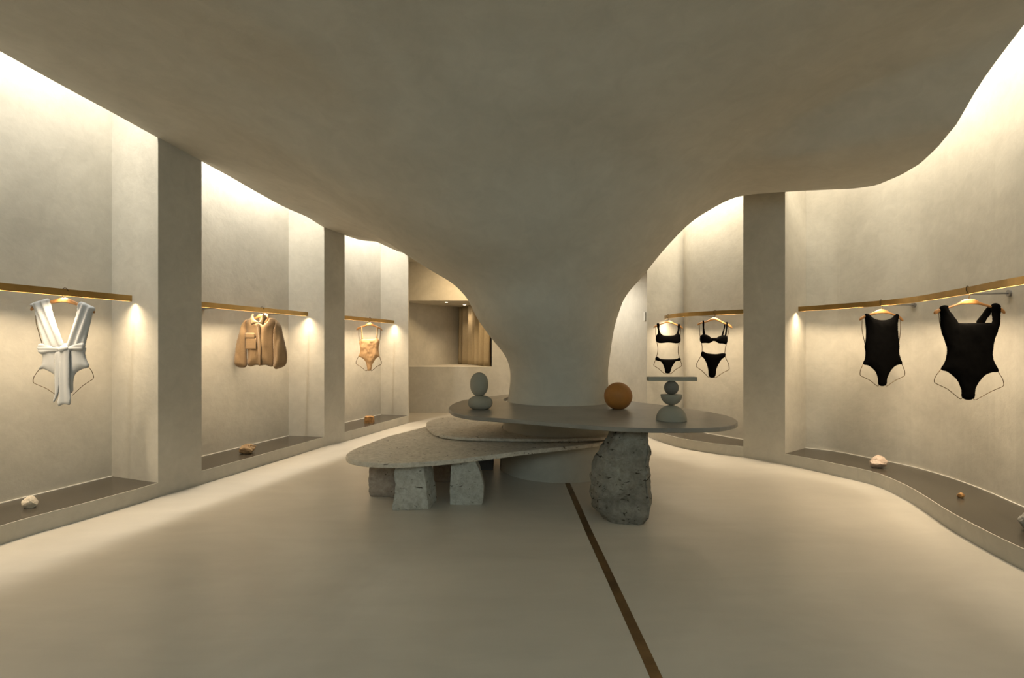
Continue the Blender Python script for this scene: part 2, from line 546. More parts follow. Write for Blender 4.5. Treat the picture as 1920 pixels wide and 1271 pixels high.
def surf(name, i0, i1, lip=False):
    n = i1 - i0 + 1
    g = G[:, i0:i1 + 1]
    V = g.reshape(-1, 3).tolist()
    F = []
    for k in range(NT):
        k2 = (k + 1) % NT
        for i in range(n - 1):
            F.append((k * n + i, k2 * n + i, k2 * n + i + 1, k * n + i + 1))
    NN = NRM[:, i0:i1 + 1].reshape(-1, 3).tolist()
    if lip:
        base = len(V)
        for k in range(NT):
            e = G[k, -1]
            dx, dy = e[0] - CX, e[1] - CY
            L = math.hypot(dx, dy); ux, uy = dx / L, dy / L
            V += [[e[0], e[1], e[2]], [e[0], e[1], e[2] + 0.05], [e[0] - ux * 0.5, e[1] - uy * 0.5, e[2] + 0.06]]
            NN += [[ux, uy, 0], [ux, uy, 0], [0, 0, 1]]
        for k in range(NT):
            k2 = (k + 1) % NT
            for i in range(2):
                F.append((base + k * 3 + i, base + k2 * 3 + i, base + k2 * 3 + i + 1, base + k * 3 + i + 1))
    o = mesh_obj(name, V, F, M['ceiling'], smooth=True)
    o.data.normals_split_custom_set_from_vertices(NN)
    return o
ic = KCOL * 6
colm = surf('flared_column', 0, ic)
tag(colm, 'flared plaster column that rises from the floor into the ceiling', 'column')
colm['kind'] = 'structure'
ceil = struct(surf('ceiling', ic, Mn - 1, True), 'sculpted plaster ceiling sweeping out of the column')
V, F = quad(-5, 5, 0, 1, 0)
lid = mesh_obj('ceiling_slab', [(-5, -1.25, LID), (5, -1.25, LID), (5, 11.8, LID), (-5, 11.8, LID)], [(0, 1, 2, 3)], M['plaster'])
struct(lid, 'structural ceiling hidden above the coves')

# ------------------------------------------------------------------ cove lighting over the niches
def mid(a, b, f): return (a[0] + (b[0] - a[0]) * f, a[1] + (b[1] - a[1]) * f)
def cove(front, back, n, z, w, f=0.345, color=WARM):
    ff, bb = resample(front, n + 1), resample(back, n + 1)
    P = [mid(a, b, f) for a, b in zip(ff, bb)]
    for k in range(n):
        if (P[k][1] + P[k + 1][1]) / 2 < 2.25: continue      # near lengths left out to keep spill off the near floor
        nrm = Vector((bb[k][0] - ff[k][0], bb[k][1] - ff[k][1], 0)).normalized()
        area('cove_light', P[k], P[k + 1], z, w, 0.04, color, aim=(nrm.x * 0.12, nrm.y * 0.12, -1))
cove(L_front1, L_back1, 6, 3.90, COVE_W, 0.31)
cove(L_front2, L_back2, 2, 3.62, COVE_W)
cove(L_front3, L_back3, 2, 3.50, COVE_W)
cove(R_front2, R_back2, 4, 3.62, COVE_W * 1.3, 0.34, WARMR)
cove(R_front1, R_back1, 9, 3.75, COVE_W * 0.74, 0.25, WARMR)

# ------------------------------------------------------------------ hanging rails
def rail(label, path, brackets, wall_path, endspot=None, group='brass hanging rails'):
    P = [Vector((p[0], p[1], ZR)) for p in path]
    h, t = 0.023, 0.009
    n = len(P); nor = []
    for i in range(n):
        d = P[min(i + 1, n - 1)] - P[max(i - 1, 0)]; d.normalize()
        nor.append(Vector((-d.y, d.x, 0)))
    def sweep(hw, z0, z1):
        V = []; F = []
        for p, q in zip(P, nor):
            for s, z in ((-1, z0), (1, z0), (1, z1), (-1, z1)):
                V.append(p + q * hw * s + Vector((0, 0, z)))
        for i in range(n - 1):
            for k in range(4):
                a = i * 4 + k; b = i * 4 + (k + 1) % 4
                F.append((a, b, b + 4, a + 4))
        F.append((0, 1, 2, 3)); F.append(tuple(range(4 * n - 4, 4 * n)))
        return V, F
    V, F = sweep(t, -h, h)
    base = [p.copy() for p in P]
    lips = [(V, F)]
    for sgn in (-1, 1):
        for p, b, q in zip(P, base, nor): p[:] = (b + q * sgn * (t - 0.0012))[:]
        lips.append(sweep(0.0012, -h - 0.005, -h + 0.001))
    for p, b in zip(P, base): p[:] = b[:]
    V, F = join(lips)
    o = mesh_obj('hanging_rail', V, F, M['brass'])
    tag(o, label, 'rail', group)
    V, F = sweep(t * 0.7, -h - 0.0015, -h + 0.001)
    mesh_obj('led_strip', V, F, M['led'], o)['label'] = 'glowing light strip under the rail'
    for i in brackets:
        # nearest wall point
        q = min(resample(wall_path, 200), key=lambda w: (w[0] - P[i].x) ** 2 + (w[1] - P[i].y) ** 2)
        v1, f1 = tube([P[i] + Vector((0, 0, -0.018)), Vector((q[0], q[1], ZR - 0.018))], 0.007)
        d = (Vector((q[0], q[1], 0)) - Vector((P[i].x, P[i].y, 0))).normalized()
        v2, f2 = tube([Vector((q[0], q[1], ZR - 0.018)) - d * 0.012, Vector((q[0], q[1], ZR - 0.018))], 0.025, 16)
        V, F = join([(v1, f1), (v2, f2)])
        mesh_obj('bracket', V, F, M['steel'], o)
    step = max(1, (n - 1) // max(1, round(sum((P[i + 1] - P[i]).length for i in range(n - 1)) / 0.6)))
    for i in range(0, n - 1, step):
        a, b = P[i], P[min(i + step, n - 1)]
        if (a.y + b.y) / 2 < 2.4: continue
        area('rail_light', (a.x, a.y), (b.x, b.y), ZR - h - 0.0025, RAIL_W, 0.012, WARM2, spread=math.radians(135))
    if endspot:
        spot('rail_spot', (endspot[0], endspot[1], ZR - h - 0.006), SPOT_W, 66, 1.0, (1.0, 0.82, 0.56), 0.006, aim=endspot[2])
    return o
r1 = resample([(-3.86, 2.05), (-3.24, 4.15)], 8)
r1 = resample([(-4.08, 1.3), (-3.87, 2.0), (-3.216, 4.19)], 12)
rail('straight brass rail at left with the white swimsuit', r1, [4, 8], L_back1, (-3.225, 4.163, (0.05, 0.13, -1)))
r2 = resample([(-3.02, 4.69), (-2.562, 6.215)], 10)
rail('straight brass rail carrying the camel jacket', r2, [2, 7], L_back2, (-2.569, 6.19, (0.02, 0.14, -1)))
r3 = resample([(-2.38, 6.75), (-1.948, 8.175)], 10)
rail('straight brass rail carrying the tan bodysuit', r3, [2, 7], L_back3, (-1.955, 8.15, (0.035, 0.14, -1)))
r4 = crom([(2.142, 6.94), (2.118, 6.70), (2.168, 6.38), (2.308, 6.13), (2.456, 5.97), (2.68, 5.78), (2.82, 5.66)], 4)
rail('curved brass rail carrying the two black bikinis', r4, [11], R_back2, (2.137, 6.918, (-0.02, 0.14, -1)))
r5 = crom([(3.105, 5.372), (3.262, 5.09), (3.42, 4.78), (3.479, 4.55), (3.473, 4.23), (3.385, 3.87), (3.30, 3.56), (3.20, 3.27), (3.145, 3.05), (3.10, 2.6), (3.12, 2.0), (3.22, 1.1)], 4)
rail('long wavy brass rail carrying the two black swimsuits', r5, [11, 22], R_back1, (3.120, 5.346, (-0.085, 0.115, -1)))

# ================================================================== TABLE
def polar_slab(name, outline, z_top, thick, hole, mat, label, cat, seg=180, hc=(CX, CY), bev=0.004):
    out = [np.array(p) for p in crom(outline, 10, True)]
    ang = np.array([math.atan2(p[1] - hc[1], p[0] - hc[0]) for p in out])
    rad = np.array([math.hypot(p[1] - hc[1], p[0] - hc[0]) for p in out])
    order = np.argsort(ang); ang, rad = ang[order], rad[order]
    ths = np.linspace(-math.pi, math.pi, seg, endpoint=False)
    rr = np.interp(ths, np.r_[ang - 2*math.pi, ang, ang + 2*math.pi], np.r_[rad, rad, rad])
    loops = [(hole, z_top), ('m', z_top), (-bev, z_top), (0, z_top - bev), (0, z_top - thick + bev), (-bev, z_top - thick), (hole, z_top - thick)]
    V = []; F = []
    for q, z in loops:
        for th, R in zip(ths, rr):
            r = q if q is hole else ((hole + R) / 2 if q == 'm' else R + q)
            V.append((hc[0] + r * math.cos(th), hc[1] + r * math.sin(th), z))
    nl = len(loops)
    for i in range(nl):
        for k in range(seg):
            a, b = i * seg + k, i * seg + (k + 1) % seg
            c, d = ((i + 1) % nl) * seg + (k + 1) % seg, ((i + 1) % nl) * seg + k
            F.append((a, b, c, d))
    o = mesh_obj(name, V, F, mat)
    return tag(o, label, cat)
ZT, ZD, ZL = 0.70, 0.415, 0.38
def outl(pts, z): return [ground(x, y, z) for x, y in pts]
top_out = outl([(842, 763), (846, 771), (860, 776), (880, 779.5), (900, 781.5), (978, 787), (1082, 795.5), (1160, 800.7), (1238.5, 803), (1317, 802.5), (1356, 800), (1379, 795), (1383, 789), (1369, 781), (1343, 774.6), (1290.6, 766), (1238.5, 759), (1189, 752.5)], ZT) + [(1.12, 5.35), (0.85, 5.78), (0.45, 5.93), (0.1, 5.83)] + outl([(945, 740), (921, 743), (877, 748.5), (854, 755)], ZT)
top = polar_slab('stone_table', top_out, ZT, 0.032, 0.575, M['grey_stone'], 'dark grey stone tabletop, highest tier, wrapped around the column', 'table')
disc_out = outl([(799, 793.5), (807, 806.7), (827, 815.5), (860, 819.5), (893, 821), (978, 822.5), (1056, 823), (1108, 821.5), (1134, 819.4)], ZD) + [(1.05, 4.8), (1.15, 5.1), (1.1, 5.5), (0.85, 5.9), (0.35, 6.15), (-0.25, 6.15)] + outl([(845, 780), (827, 782.5), (807, 788)], ZD)
disc = polar_slab('table_disc', disc_out, ZD, 0.027, 0.592, M['trav_slab'], 'rounded travertine slab, middle tier between the two tables', 'table')
low_out = outl([(649, 852), (651, 858.5), (662, 863), (684, 866.5), (717, 868.5), (750, 868.5), (794, 866), (838, 862.5), (882, 857.5), (915, 854), (948, 849.5), (978, 845.7), (1030, 840), (1082, 835), (1121, 830)], ZL) + [(1.0, 4.75), (1.12, 5.1), (1.05, 5.55), (0.7, 5.95), (0.1, 6.1), (-0.5, 5.9)] + outl([(798.6, 800), (772, 806.7), (728, 818), (695, 830), (662, 843)], ZL)
low = polar_slab('low_table', low_out, ZL, 0.036, 0.60, M['trav_slab'], 'low wide travertine table slab reaching left over rough stone blocks', 'table', hc=(CX, CY))

def stone(name, levels, label, mat, seed, amp=0.012, nper=14, nlev=30, zmax=None, cat='stone', rough_top=True):
    """levels: (z, [corner points]) with equal corner counts; an irregular quarried block"""
    zs_ = [l[0] for l in levels]
    nc = len(levels[0][1])
    V = []; F = []
    H = zs_[-1]
    ring = nc * nper
    off = Vector((seed * 13.7, seed * 7.1, seed * 3.3))
    for i in range(nlev + 1):
        z = zs_[0] + (H - zs_[0]) * i / nlev
        cor = []
        for c in range(nc):
            cor.append((np.interp(z, zs_, [l[1][c][0] for l in levels]), np.interp(z, zs_, [l[1][c][1] for l in levels])))
        cx_ = sum(c[0] for c in cor) / nc; cy_ = sum(c[1] for c in cor) / nc
        for c in range(nc):
            a, b = cor[c], cor[(c + 1) % nc]
            ex, ey = b[0] - a[0], b[1] - a[1]
            L = math.hypot(ex, ey) or 1
            nx, ny = ey / L, -ex / L
            for k in range(nper):
                s = k / nper
                px, py = a[0] + ex * s, a[1] + ey * s
                if (px - cx_) * nx + (py - cy_) * ny < 0: nx, ny = -nx, -ny
                p = Vector((px, py, z))
                dsp = noise.fractal(p * 6 + off, 0.9, 2.1, 5) * amp * 1.3
                dsp += (noise.ridged_multi_fractal(p * 9 + off, 0.8, 2.2, 4, 1.0, 2.0) - 1.0) * amp * 0.5
                # corners chip away
                cd = min(s, 1 - s)
                if cd < 0.12: dsp -= (0.12 - cd) / 0.12 * amp * 0.7
                if i == 0: dsp -= amp * 0.5
                if k == 0:
                    vx, vy = px - cx_, py - cy_; vl = math.hypot(vx, vy)
                    V.append((px + vx / vl * dsp, py + vy / vl * dsp, z))
                else:
                    V.append((px + nx * dsp, py + ny * dsp, z))
    for i in range(nlev):
        for k in range(ring):
            a, b = i * ring + k, i * ring + (k + 1) % ring
            F.append((a, b, b + ring, a + ring))
    F.append(tuple(range(ring))[::-1]); F.append(tuple(range(nlev * ring, (nlev + 1) * ring)))
    o = mesh_obj(name, V, F, mat, smooth=False)
    for p in o.data.polygons: p.use_smooth = True
    try: o.data.set_sharp_from_angle(angle=math.radians(30))
    except Exception: pass
    return tag(o, label, cat)

def px3(x, Z): return (x - 960) / FPX * Z
# right supporting boulder
lv = []
for z, l, r in ((0, 1131, 1216), (0.04, 1128, 1222), (0.085, 1112, 1223), (0.19, 1106, 1224), (0.40, 1114, 1226), (0.53, 1127, 1226), (0.59, 1140, 1225), (0.667, 1155, 1222)):
    Zf, Zb = 3.50, 3.86
    xl_, xr_ = px3(l, Zf), px3(r, Zf)
    lv.append((z, [(xl_ + 0.07, Zf + 0.0), (xr_ - 0.035, Zf - 0.02), (xr_, Zf + 0.05), (xr_ + 0.02, Zb), (xl_ + 0.14, Zb + 0.03), (xl_ + 0.0, Zf + 0.12)]))
stone('table_boulder', lv, 'tall rough travertine boulder holding up the grey tabletop at right', M['trav_dark'], 1, 0.021)
hl = ZL - 0.037
def block(name, label, corners_bot, corners_top, seed, mat, mids=None, amp=0.012, h=hl):
    L = [(0.0, corners_bot)]
    if mids: L += mids
    L.append((h, corners_top))
    return stone(name, L, label, mat, seed, amp)
# B front block
block('support_block', 'squared travertine block, front-most under the low table',
      [(-0.915, 3.785), (-0.635, 3.80), (-0.60, 4.0), (-0.88, 4.05)], [(-0.895, 3.80), (-0.68, 3.81), (-0.645, 4.0), (-0.86, 4.05)], 2, M['trav_rock'], amp=0.008)
# A left block
block('support_block', 'rounded beige travertine block, left-most under the low table',
      [(-1.19, 4.14), (-0.95, 4.10), (-0.90, 4.36), (-1.14, 4.40)], [(-1.15, 4.14), (-0.98, 4.10), (-0.92, 4.34), (-1.11, 4.38)], 3, M['trav_warm'],
      mids=[(0.05, [(-1.20, 4.12), (-0.95, 4.09), (-0.90, 4.36), (-1.14, 4.40)]), (0.24, [(-1.195, 4.13), (-0.96, 4.10), (-0.91, 4.35), (-1.13, 4.39)])], amp=0.013)
# C centre block
block('support_block', 'leaning travertine block with a dark scar, nearest the column base',
      [(-0.495, 3.925), (-0.232, 3.92), (-0.235, 4.10), (-0.46, 4.15)], [(-0.485, 3.94), (-0.29, 3.93), (-0.29, 4.10), (-0.45, 4.15)], 4, M['trav_rock'],
      mids=[(0.15, [(-0.495, 3.925), (-0.222, 3.92), (-0.225, 4.10), (-0.46, 4.15)]), (0.24, [(-0.49, 3.93), (-0.245, 3.925), (-0.25, 4.10), (-0.455, 4.15)])], amp=0.007)
# D block behind
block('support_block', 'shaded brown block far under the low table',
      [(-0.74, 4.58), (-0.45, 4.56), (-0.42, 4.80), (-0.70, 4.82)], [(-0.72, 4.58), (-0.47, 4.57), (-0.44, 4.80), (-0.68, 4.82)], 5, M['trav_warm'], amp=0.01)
# E grey box
V, F = slabmesh([(-0.50, 5.02), (-0.50, 5.26)], [(-0.192, 5.02), (-0.192, 5.26)], 0, hl)
F += [(0, 2, 6, 4), (1, 5, 7, 3)]
eb = mesh_obj('support_block', V, F, M['block'])
bv = eb.modifiers.new('bevel', 'BEVEL'); bv.width = 0.004; bv.segments = 2
tag(eb, 'plain blue-grey cuboid block under the low table beside the column', 'stone')

# ------------------------------------------------------------------ sculptures on the grey tabletop
def ellips(cx_, cy_, z0, rx, h, flat=0.06, p=2.0, n=28):
    """egg/pebble profile sitting on z0 with a small flat foot"""
    prof = []
    for i in range(n + 1):
        a = -math.pi / 2 + math.pi * i / n
        c, s = math.cos(a), math.sin(a)
        r = rx * abs(c) ** (2 / p); z = h / 2 + h / 2 * (1 if s > 0 else -1) * abs(s) ** (2 / p)
        prof.append((max(r, 0.0005), z))
    prof = [(r, z) for r, z in prof if z >= flat * h * 0.5]
    z00 = prof[0][1]
    return lathe([(r, z - z00) for r, z in prof], (cx_, cy_, z0)), prof[-1][1] - z00
Ze = 4.37; xe = px3(901, Ze); sc = Ze / FPX
root = empty('egg_sculpture', (xe, Ze, ZT))
(v, f), hh = ellips(xe - 0.002, Ze, ZT, 23 * sc, 28 * sc, 0.10, 2.25)
adopt(mesh_obj('lower_stone', v, f, M['grey_ceramic'], smooth=True), root)
(v, f), h2 = ellips(xe - 0.012, Ze, ZT + hh - 0.004, 17 * sc, 45 * sc, 0.03, 2.2)
adopt(mesh_obj('upper_stone', v, f, M['grey_ceramic'], smooth=True), root)
tag(root, 'grey-green egg balanced upright on a flat pebble at the tabletop edge', 'sculpture')

Zo = 4.40; sc = Zo / FPX
(v, f), hh = ellips(px3(1159, Zo), Zo, ZT, 26 * sc, 51.5 * sc, 0.05, 2.0, 40)
tag(mesh_obj('wooden_ball', v, f, M['orange_wood'], smooth=True), 'amber brown wooden ball on the grey tabletop next to the column', 'ball')

Zs = 3.70; sc = Zs / FPX; xs = px3(1258.8, Zs)
root = empty('balance_sculpture', (xs, Zs, ZT))
R0 = 28 * sc
prof = [(R0 * 0.97, 0.0), (R0, 0.004)] + [(R0 * math.cos(a), 0.004 + R0 * math.sin(a)) for a in np.linspace(0.05, math.pi / 2 - 0.02, 22)]
v, f = lathe(prof, (xs, Zs, ZT)); o = adopt(mesh_obj('dome', v, f, M['grey_ceramic'], smooth=True), root); o.data.set_sharp_from_angle(angle=math.radians(50))
z1 = ZT + 0.003 + R0
R1 = 19.6 * sc
prof = [(max(0.001, R1 * math.sin(a)), R1 - R1 * math.cos(a)) for a in np.linspace(0.04, math.pi / 2, 20)] + [(R1 * 0.99, R1 + 0.001)]
v, f = lathe(prof, (xs, Zs, z1)); o = adopt(mesh_obj('bowl', v, f, M['grey_ceramic'], smooth=True), root); o.data.set_sharp_from_angle(angle=math.radians(50))
z2 = z1 + R1
R2 = 13.4 * sc
(v, f), hh = ellips(xs, Zs, z2, R2, 2 * R2, 0.01, 2.0)
adopt(mesh_obj('ball', v, f, M['grey_metal'], smooth=True), root)
z3 = z2 + hh - 0.001
V, F = slabmesh([(px3(1214.3, Zs), Zs - 0.03), (px3(1214.3, Zs), Zs + 0.03)], [(px3(1304.5, Zs), Zs - 0.03), (px3(1304.5, Zs), Zs + 0.03)], z3, z3 + 0.028)
F += [(0, 2, 6, 4), (1, 5, 7, 3)]
adopt(mesh_obj('plank', V, F, M['grey_ceramic']), root)
tag(root, 'grey balancing sculpture of dome, bowl, ball and plank at the right tip of the tabletop', 'sculpture')

# ------------------------------------------------------------------ rocks lying in the niches
def rock(name, label, px_, py_, wpx, hpx, mat, seed, boxy=0.0, depth=0.8, sub=4):
    X, Z = ground(px_, py_, HS)
    s = Z / FPX
    w_, h_ = wpx * s, hpx * s
    bm = bmesh.new()
    bmesh.ops.create_icosphere(bm, subdivisions=sub, radius=1.0)
    rnd = random.Random(seed)
    planes = []
    for k in range(11):
        nrm = Vector((rnd.uniform(-1, 1), rnd.uniform(-1, 1), rnd.uniform(-0.6, 1))).normalized()
        planes.append((nrm, rnd.uniform(0.62, 0.88)))
    off = Vector((seed * 3.1, seed, seed * 1.7))
    for v in bm.verts:
        p = v.co.copy()
        if boxy:
            m_ = max(abs(p.x), abs(p.y), abs(p.z))
            p = p.lerp(p / m_ * 0.85, boxy)
        else:
            for nrm, d in planes:
                q = p.dot(nrm)
                if q > d: p -= nrm * (q - d) * 0.9
        p += v.co * noise.fractal(v.co * 2.3 + off, 0.9, 2.0, 4) * 0.10
        v.co = p
    mn = Vector([min(v.co[i] for v in bm.verts) for i in range(3)]); mx = Vector([max(v.co[i] for v in bm.verts) for i in range(3)])
    for v in bm.verts:
        u = [(v.co[i] - mn[i]) / (mx[i] - mn[i]) for i in range(3)]
        u[2] = max(0.0, (u[2] - 0.10) / 0.90)
        v.co = Vector((X + (u[0] - 0.5) * w_, Z + u[1] * w_ * depth, HS + u[2] * h_))
    o = bm_obj(name, bm, mat, smooth=True)
    o.data.set_sharp_from_angle(angle=math.radians(22))
    return tag(o, label, 'rock')
rock('pale_rock', 'small pale cream rock on the ledge below the white swimsuit', 47, 955, 24, 23, M['rock_pale'], 3)
rock('brown_rock', 'low brown rough rock on the ledge below the camel jacket', 457, 852.5, 30, 19, M['rock_brown'], 8)
rock('amber_block', 'squared banded amber rock on the ledge below the tan bodysuit', 690.5, 794, 17, 14, M['rock_amber'], 12, boxy=0.9)
rock('pink_rock', 'rounded pinkish quartz rock on the right ledge below the round-neck black swimsuit', 1654.5, 879.5, 31, 24, M['rock_pink'], 21)
rock('amber_chip', 'tiny amber rock chip on the right ledge below the square-neck black swimsuit', 1806, 935, 12.5, 10.5, M['rock_amber'], 30)
rock('grey_rock', 'grey rock cut off by the right picture border on the ledge', 1957, 1003, 46, 36, M['rock_grey'], 41)

# ------------------------------------------------------------------ alcove things
# curtain
c0, c1 = Vector((D2[0] + 0.02, D2[1] - 0.05, 0)), Vector((xr - 0.005, YB + 0.16, 0))
n = 150; V = []; F = []; rows = 10
dirv = (c1 - c0); nrm = Vector((dirv.y, -dirv.x, 0)).normalized()
for j in range(rows + 1):
    z = zs + 0.006 + (zt - zs - 0.01) * j / rows
    for i in range(n + 1):
        s = i / n
        amp = 0.06 * (0.75 + 0.25 * math.sin(s * 9 + 1)) * (1.12 - 0.22 * j / rows)
        ph = s * 2 * math.pi * 7 + 0.8 * math.sin(s * 13) + 0.15 * math.sin(j * 0.6 + s * 20)
        p = c0 + dirv * s + nrm * (0.05 + amp * math.sin(ph))
        V.append((p.x, p.y, z))
for j in range(rows):
    for i in range(n):
        a = j * (n + 1) + i
        F.append((a, a + 1, a + n + 2, a + n + 1))
cu = mesh_obj('curtain', V, F, M['curtain'], smooth=True)
sm = cu.modifiers.new('thickness', 'SOLIDIFY'); sm.thickness = 0.004
tag(cu, 'pleated beige linen curtain closing the side of the alcove', 'curtain')
# downlights in the alcove soffit
for x, y, lab in ((837, 566.3, 'small recessed downlight, the left one in the alcove soffit'), (871, 571.2, 'small recessed downlight, the right one by the curtain')):
    Z = FPX * (zt - CAMH) / (HOR - y)
    X = (x - 960) / FPX * Z
    root = empty('downlight', (X, Z, zt))
    v, f = lathe([(0.034, -0.004), (0.040, -0.004), (0.042, 0.0), (0.034, 0.0)], (X, Z, zt), 24)
    f = f[:-2] + [(3*24 + k, 3*24 + (k+1) % 24, (k+1) % 24, k) for k in range(24)]
    adopt(mesh_obj('ring', v, f, M['brass']), root)
    v, f = lathe([(0.033, -0.003), (0.033, -0.001)], (X, Z, zt), 24)
    adopt(mesh_obj('lens', v, f, M['led_bright']), root)
    tag(root, lab, 'light')
    spot('alcove_spot', (X, Z, zt - 0.01), 14, 110, 0.8, WARM2, 0.03)
# wall switch on the end of the right wall
Zw = 7.02
V, F = slabmesh([(1.878, 7.0), (1.874, 7.07)], [(1.887, 7.0), (1.884, 7.07)], CAMH + (HOR - 601) / FPX * Zw, CAMH + (HOR - 585) / FPX * Zw)
F += [(0, 2, 6, 4), (1, 5, 7, 3)]
sw = mesh_obj('light_switch', V, F, M['switch'])
tag(sw, 'small pale switch plate on the wall edge behind the column', 'switch')

# unseen lamps added to brighten the passage and walls behind the column
area('passage_light', (-1.3, 8.75), (0.3, 8.75), 2.62, 15, 0.25, (1.0, 0.72, 0.40), aim=(0, 0.55, -1))
area('passage_light', (1.30, 7.2), (0.95, 8.3), 2.30, 20, 0.2, WARM)

# ================================================================== GARMENTS
def conv(pts, z, Z):
    """zoom-crop pixels -> metres in the hanging plane at distance Z: (x, z)"""
    ox, oy, s = z
    out = []
    for a, b in pts:
        p = at(ox + a / s, oy + b / s, Z)
        out.append((p.x, p.z))
    return out

def dist_poly(P, poly):
    """distance of points P (n,2) to the closed polyline"""
    A = np.array(poly); B = np.roll(A, -1, 0)
    d = np.full(len(P), 1e9)
    for a, b in zip(A, B):
        ab = b - a; L = (ab ** 2).sum() + 1e-12
        t = np.clip(((P - a) @ ab) / L, 0, 1)
        q = a + t[:, None] * ab
        d = np.minimum(d, np.sqrt(((P - q) ** 2).sum(1)))
    return d

def puff(name, pts, zoom, Z, mat, parent=None, thick=0.02, wide=0.05, front=0.0, smooth_n=5, grid=0.010, wrinkle=0.0, seed=0, bulge=None, ripple=None, closed_back=True, sharp=False):
    """soft inflated cloth panel with the given outline; front = offset towards the viewer"""
    poly = conv(pts, zoom, Z)
    if smooth_n > 1: poly = [tuple(p) for p in crom(poly, smooth_n, True)]
    A = np.array(poly)
    lo, hi = A.min(0), A.max(0)
    gx = np.arange(lo[0], hi[0], grid); gz = np.arange(lo[1], hi[1], grid)
    X, Y = np.meshgrid(gx, gz)
    X = X + (np.arange(len(gz)) % 2)[:, None] * grid * 0.5
    P = np.c_[X.ravel(), Y.ravel()]
    inside = np.zeros(len(P), bool)
    j = len(A) - 1
    for i in range(len(A)):
        xi, yi = A[i]; xj, yj = A[j]
        c = ((yi > P[:, 1]) != (yj > P[:, 1])) & (P[:, 0] < (xj - xi) * (P[:, 1] - yi) / (yj - yi + 1e-15) + xi)
        inside ^= c; j = i
    P = P[inside]
    P = P[dist_poly(P, A) > grid * 0.45]
    allp = [Vector(p) for p in poly] + [Vector(p) for p in P]
    nb = len(poly)
    vs, es, fs, ov, oe, of = delaunay_2d_cdt(allp, [(i, (i + 1) % nb) for i in range(nb)], [list(range(nb))], 1, 1e-6)
    Q = np.array([(v.x, v.y) for v in vs])
    D = dist_poly(Q, A)
    u = np.clip(D / wide, 0, 1)
    h = thick * np.sqrt(np.maximum(0, 1 - (1 - u) ** 2))
    off = Vector((seed * 5.3, seed * 1.9, 0))
    hf = h.copy()
    for i, (x, z) in enumerate(Q):
        e = min(1, D[i] / (wide * 0.4 + 1e-6))
        if wrinkle:
            hf[i] += wrinkle * e * noise.fractal(Vector((x * 14, z * 9, 0)) + off, 0.8, 2.0, 4)
        if bulge: hf[i] += e * bulge(x, z)
        if ripple: hf[i] += e * ripple(x, z)
    n = len(Q)
    bnd = D < 1e-5
    V = [(x, Z - front - hf[i], z) for i, (x, z) in enumerate(Q)]
    back = {}
    for i, (x, z) in enumerate(Q):
        if bnd[i]: back[i] = i
        else:
            back[i] = len(V); V.append((x, Z - front + h[i] * 0.8, z))
    F = []
    for f in fs:
        f = tuple(f)
        F.append(f)
        F.append(tuple(back[i] for i in f)[::-1])
    o = mesh_obj(name, V, F, mat, smooth=True)
    if parent is not None: adopt(o, parent)
    return o

def hanger(label, zoom, Z, poly, hook_ring, stem, wires, group='wooden hangers'):
    """beech hanger with metal hook and the bronze wire body form below it"""
    ox, oy, s = zoom
    sc = Z / FPX
    hx, hz = conv([stem[1]], zoom, Z)[0]
    root = empty('clothes_hanger', (hx, Z, hz))
    puff('hanger_body', poly, zoom, Z, M['wood'], root, thick=0.0065, wide=0.010, smooth_n=4, grid=0.006)
    # hook: stem, then a loop over the rail
    st_ = conv(stem, zoom, Z)
    top = ZR + 0.032
    pts = [Vector((st_[1][0], Z, st_[1][1] - 0.004)), Vector((st_[1][0], Z - 0.004, (st_[1][1] + ZR - 0.03) / 2)), Vector((st_[0][0], Z - 0.013, ZR - 0.030))]
    rr = 0.030
    cx_, cz_ = st_[0][0], ZR + 0.002
    ring = []
    for k in range(15):
        a = -math.pi / 2 + k / 14 * math.pi * 1.45
        ring.append(Vector((cx_ - rr * 0.62 * math.cos(a), Z - 0.014 + 0.028 * k / 14, cz_ + rr * math.sin(a))))
    V, F = tube(pts + ring, 0.0026, 6)
    adopt(mesh_obj('hook', V, F, M['wire'], smooth=True), root)
    for w in wires:
        q = conv(w, zoom, Z)
        # softened corners
        P = [np.array(p) for p in q]
        pts = [P[0]]
        for i in range(1, len(P) - 1):
            a, b, c = P[i - 1], P[i], P[i + 1]
            la, lc = np.linalg.norm(a - b), np.linalg.norm(c - b)
            ra = min(0.018, la * 0.4); rc = min(0.018, lc * 0.4)
            p0 = b + (a - b) / la * ra; p2 = b + (c - b) / lc * rc
            for t_ in (0, 0.33, 0.67, 1): pts.append((1 - t_) ** 2 * p0 + 2 * t_ * (1 - t_) * b + t_ ** 2 * p2)
        pts.append(P[-1])
        V, F = tube([(p[0], Z + 0.002, p[1]) for p in pts], max(0.0022, 0.55 * sc), 6)
        adopt(mesh_obj('wire_form', V, F, M['wire'], smooth=True), root)
    tag(root, label, 'hanger', group)
    return root

# depth at which each hook meets its rail
def on_rail(path, x):
    k = (x - 960) / FPX
    for a, b in zip(path[:-1], path[1:]):
        fa, fb = a[0] - k * a[1], b[0] - k * b[1]
        if fa * fb <= 0 and fa != fb:
            return a[1] + (b[1] - a[1]) * fa / (fa - fb)
    raise ValueError(x)

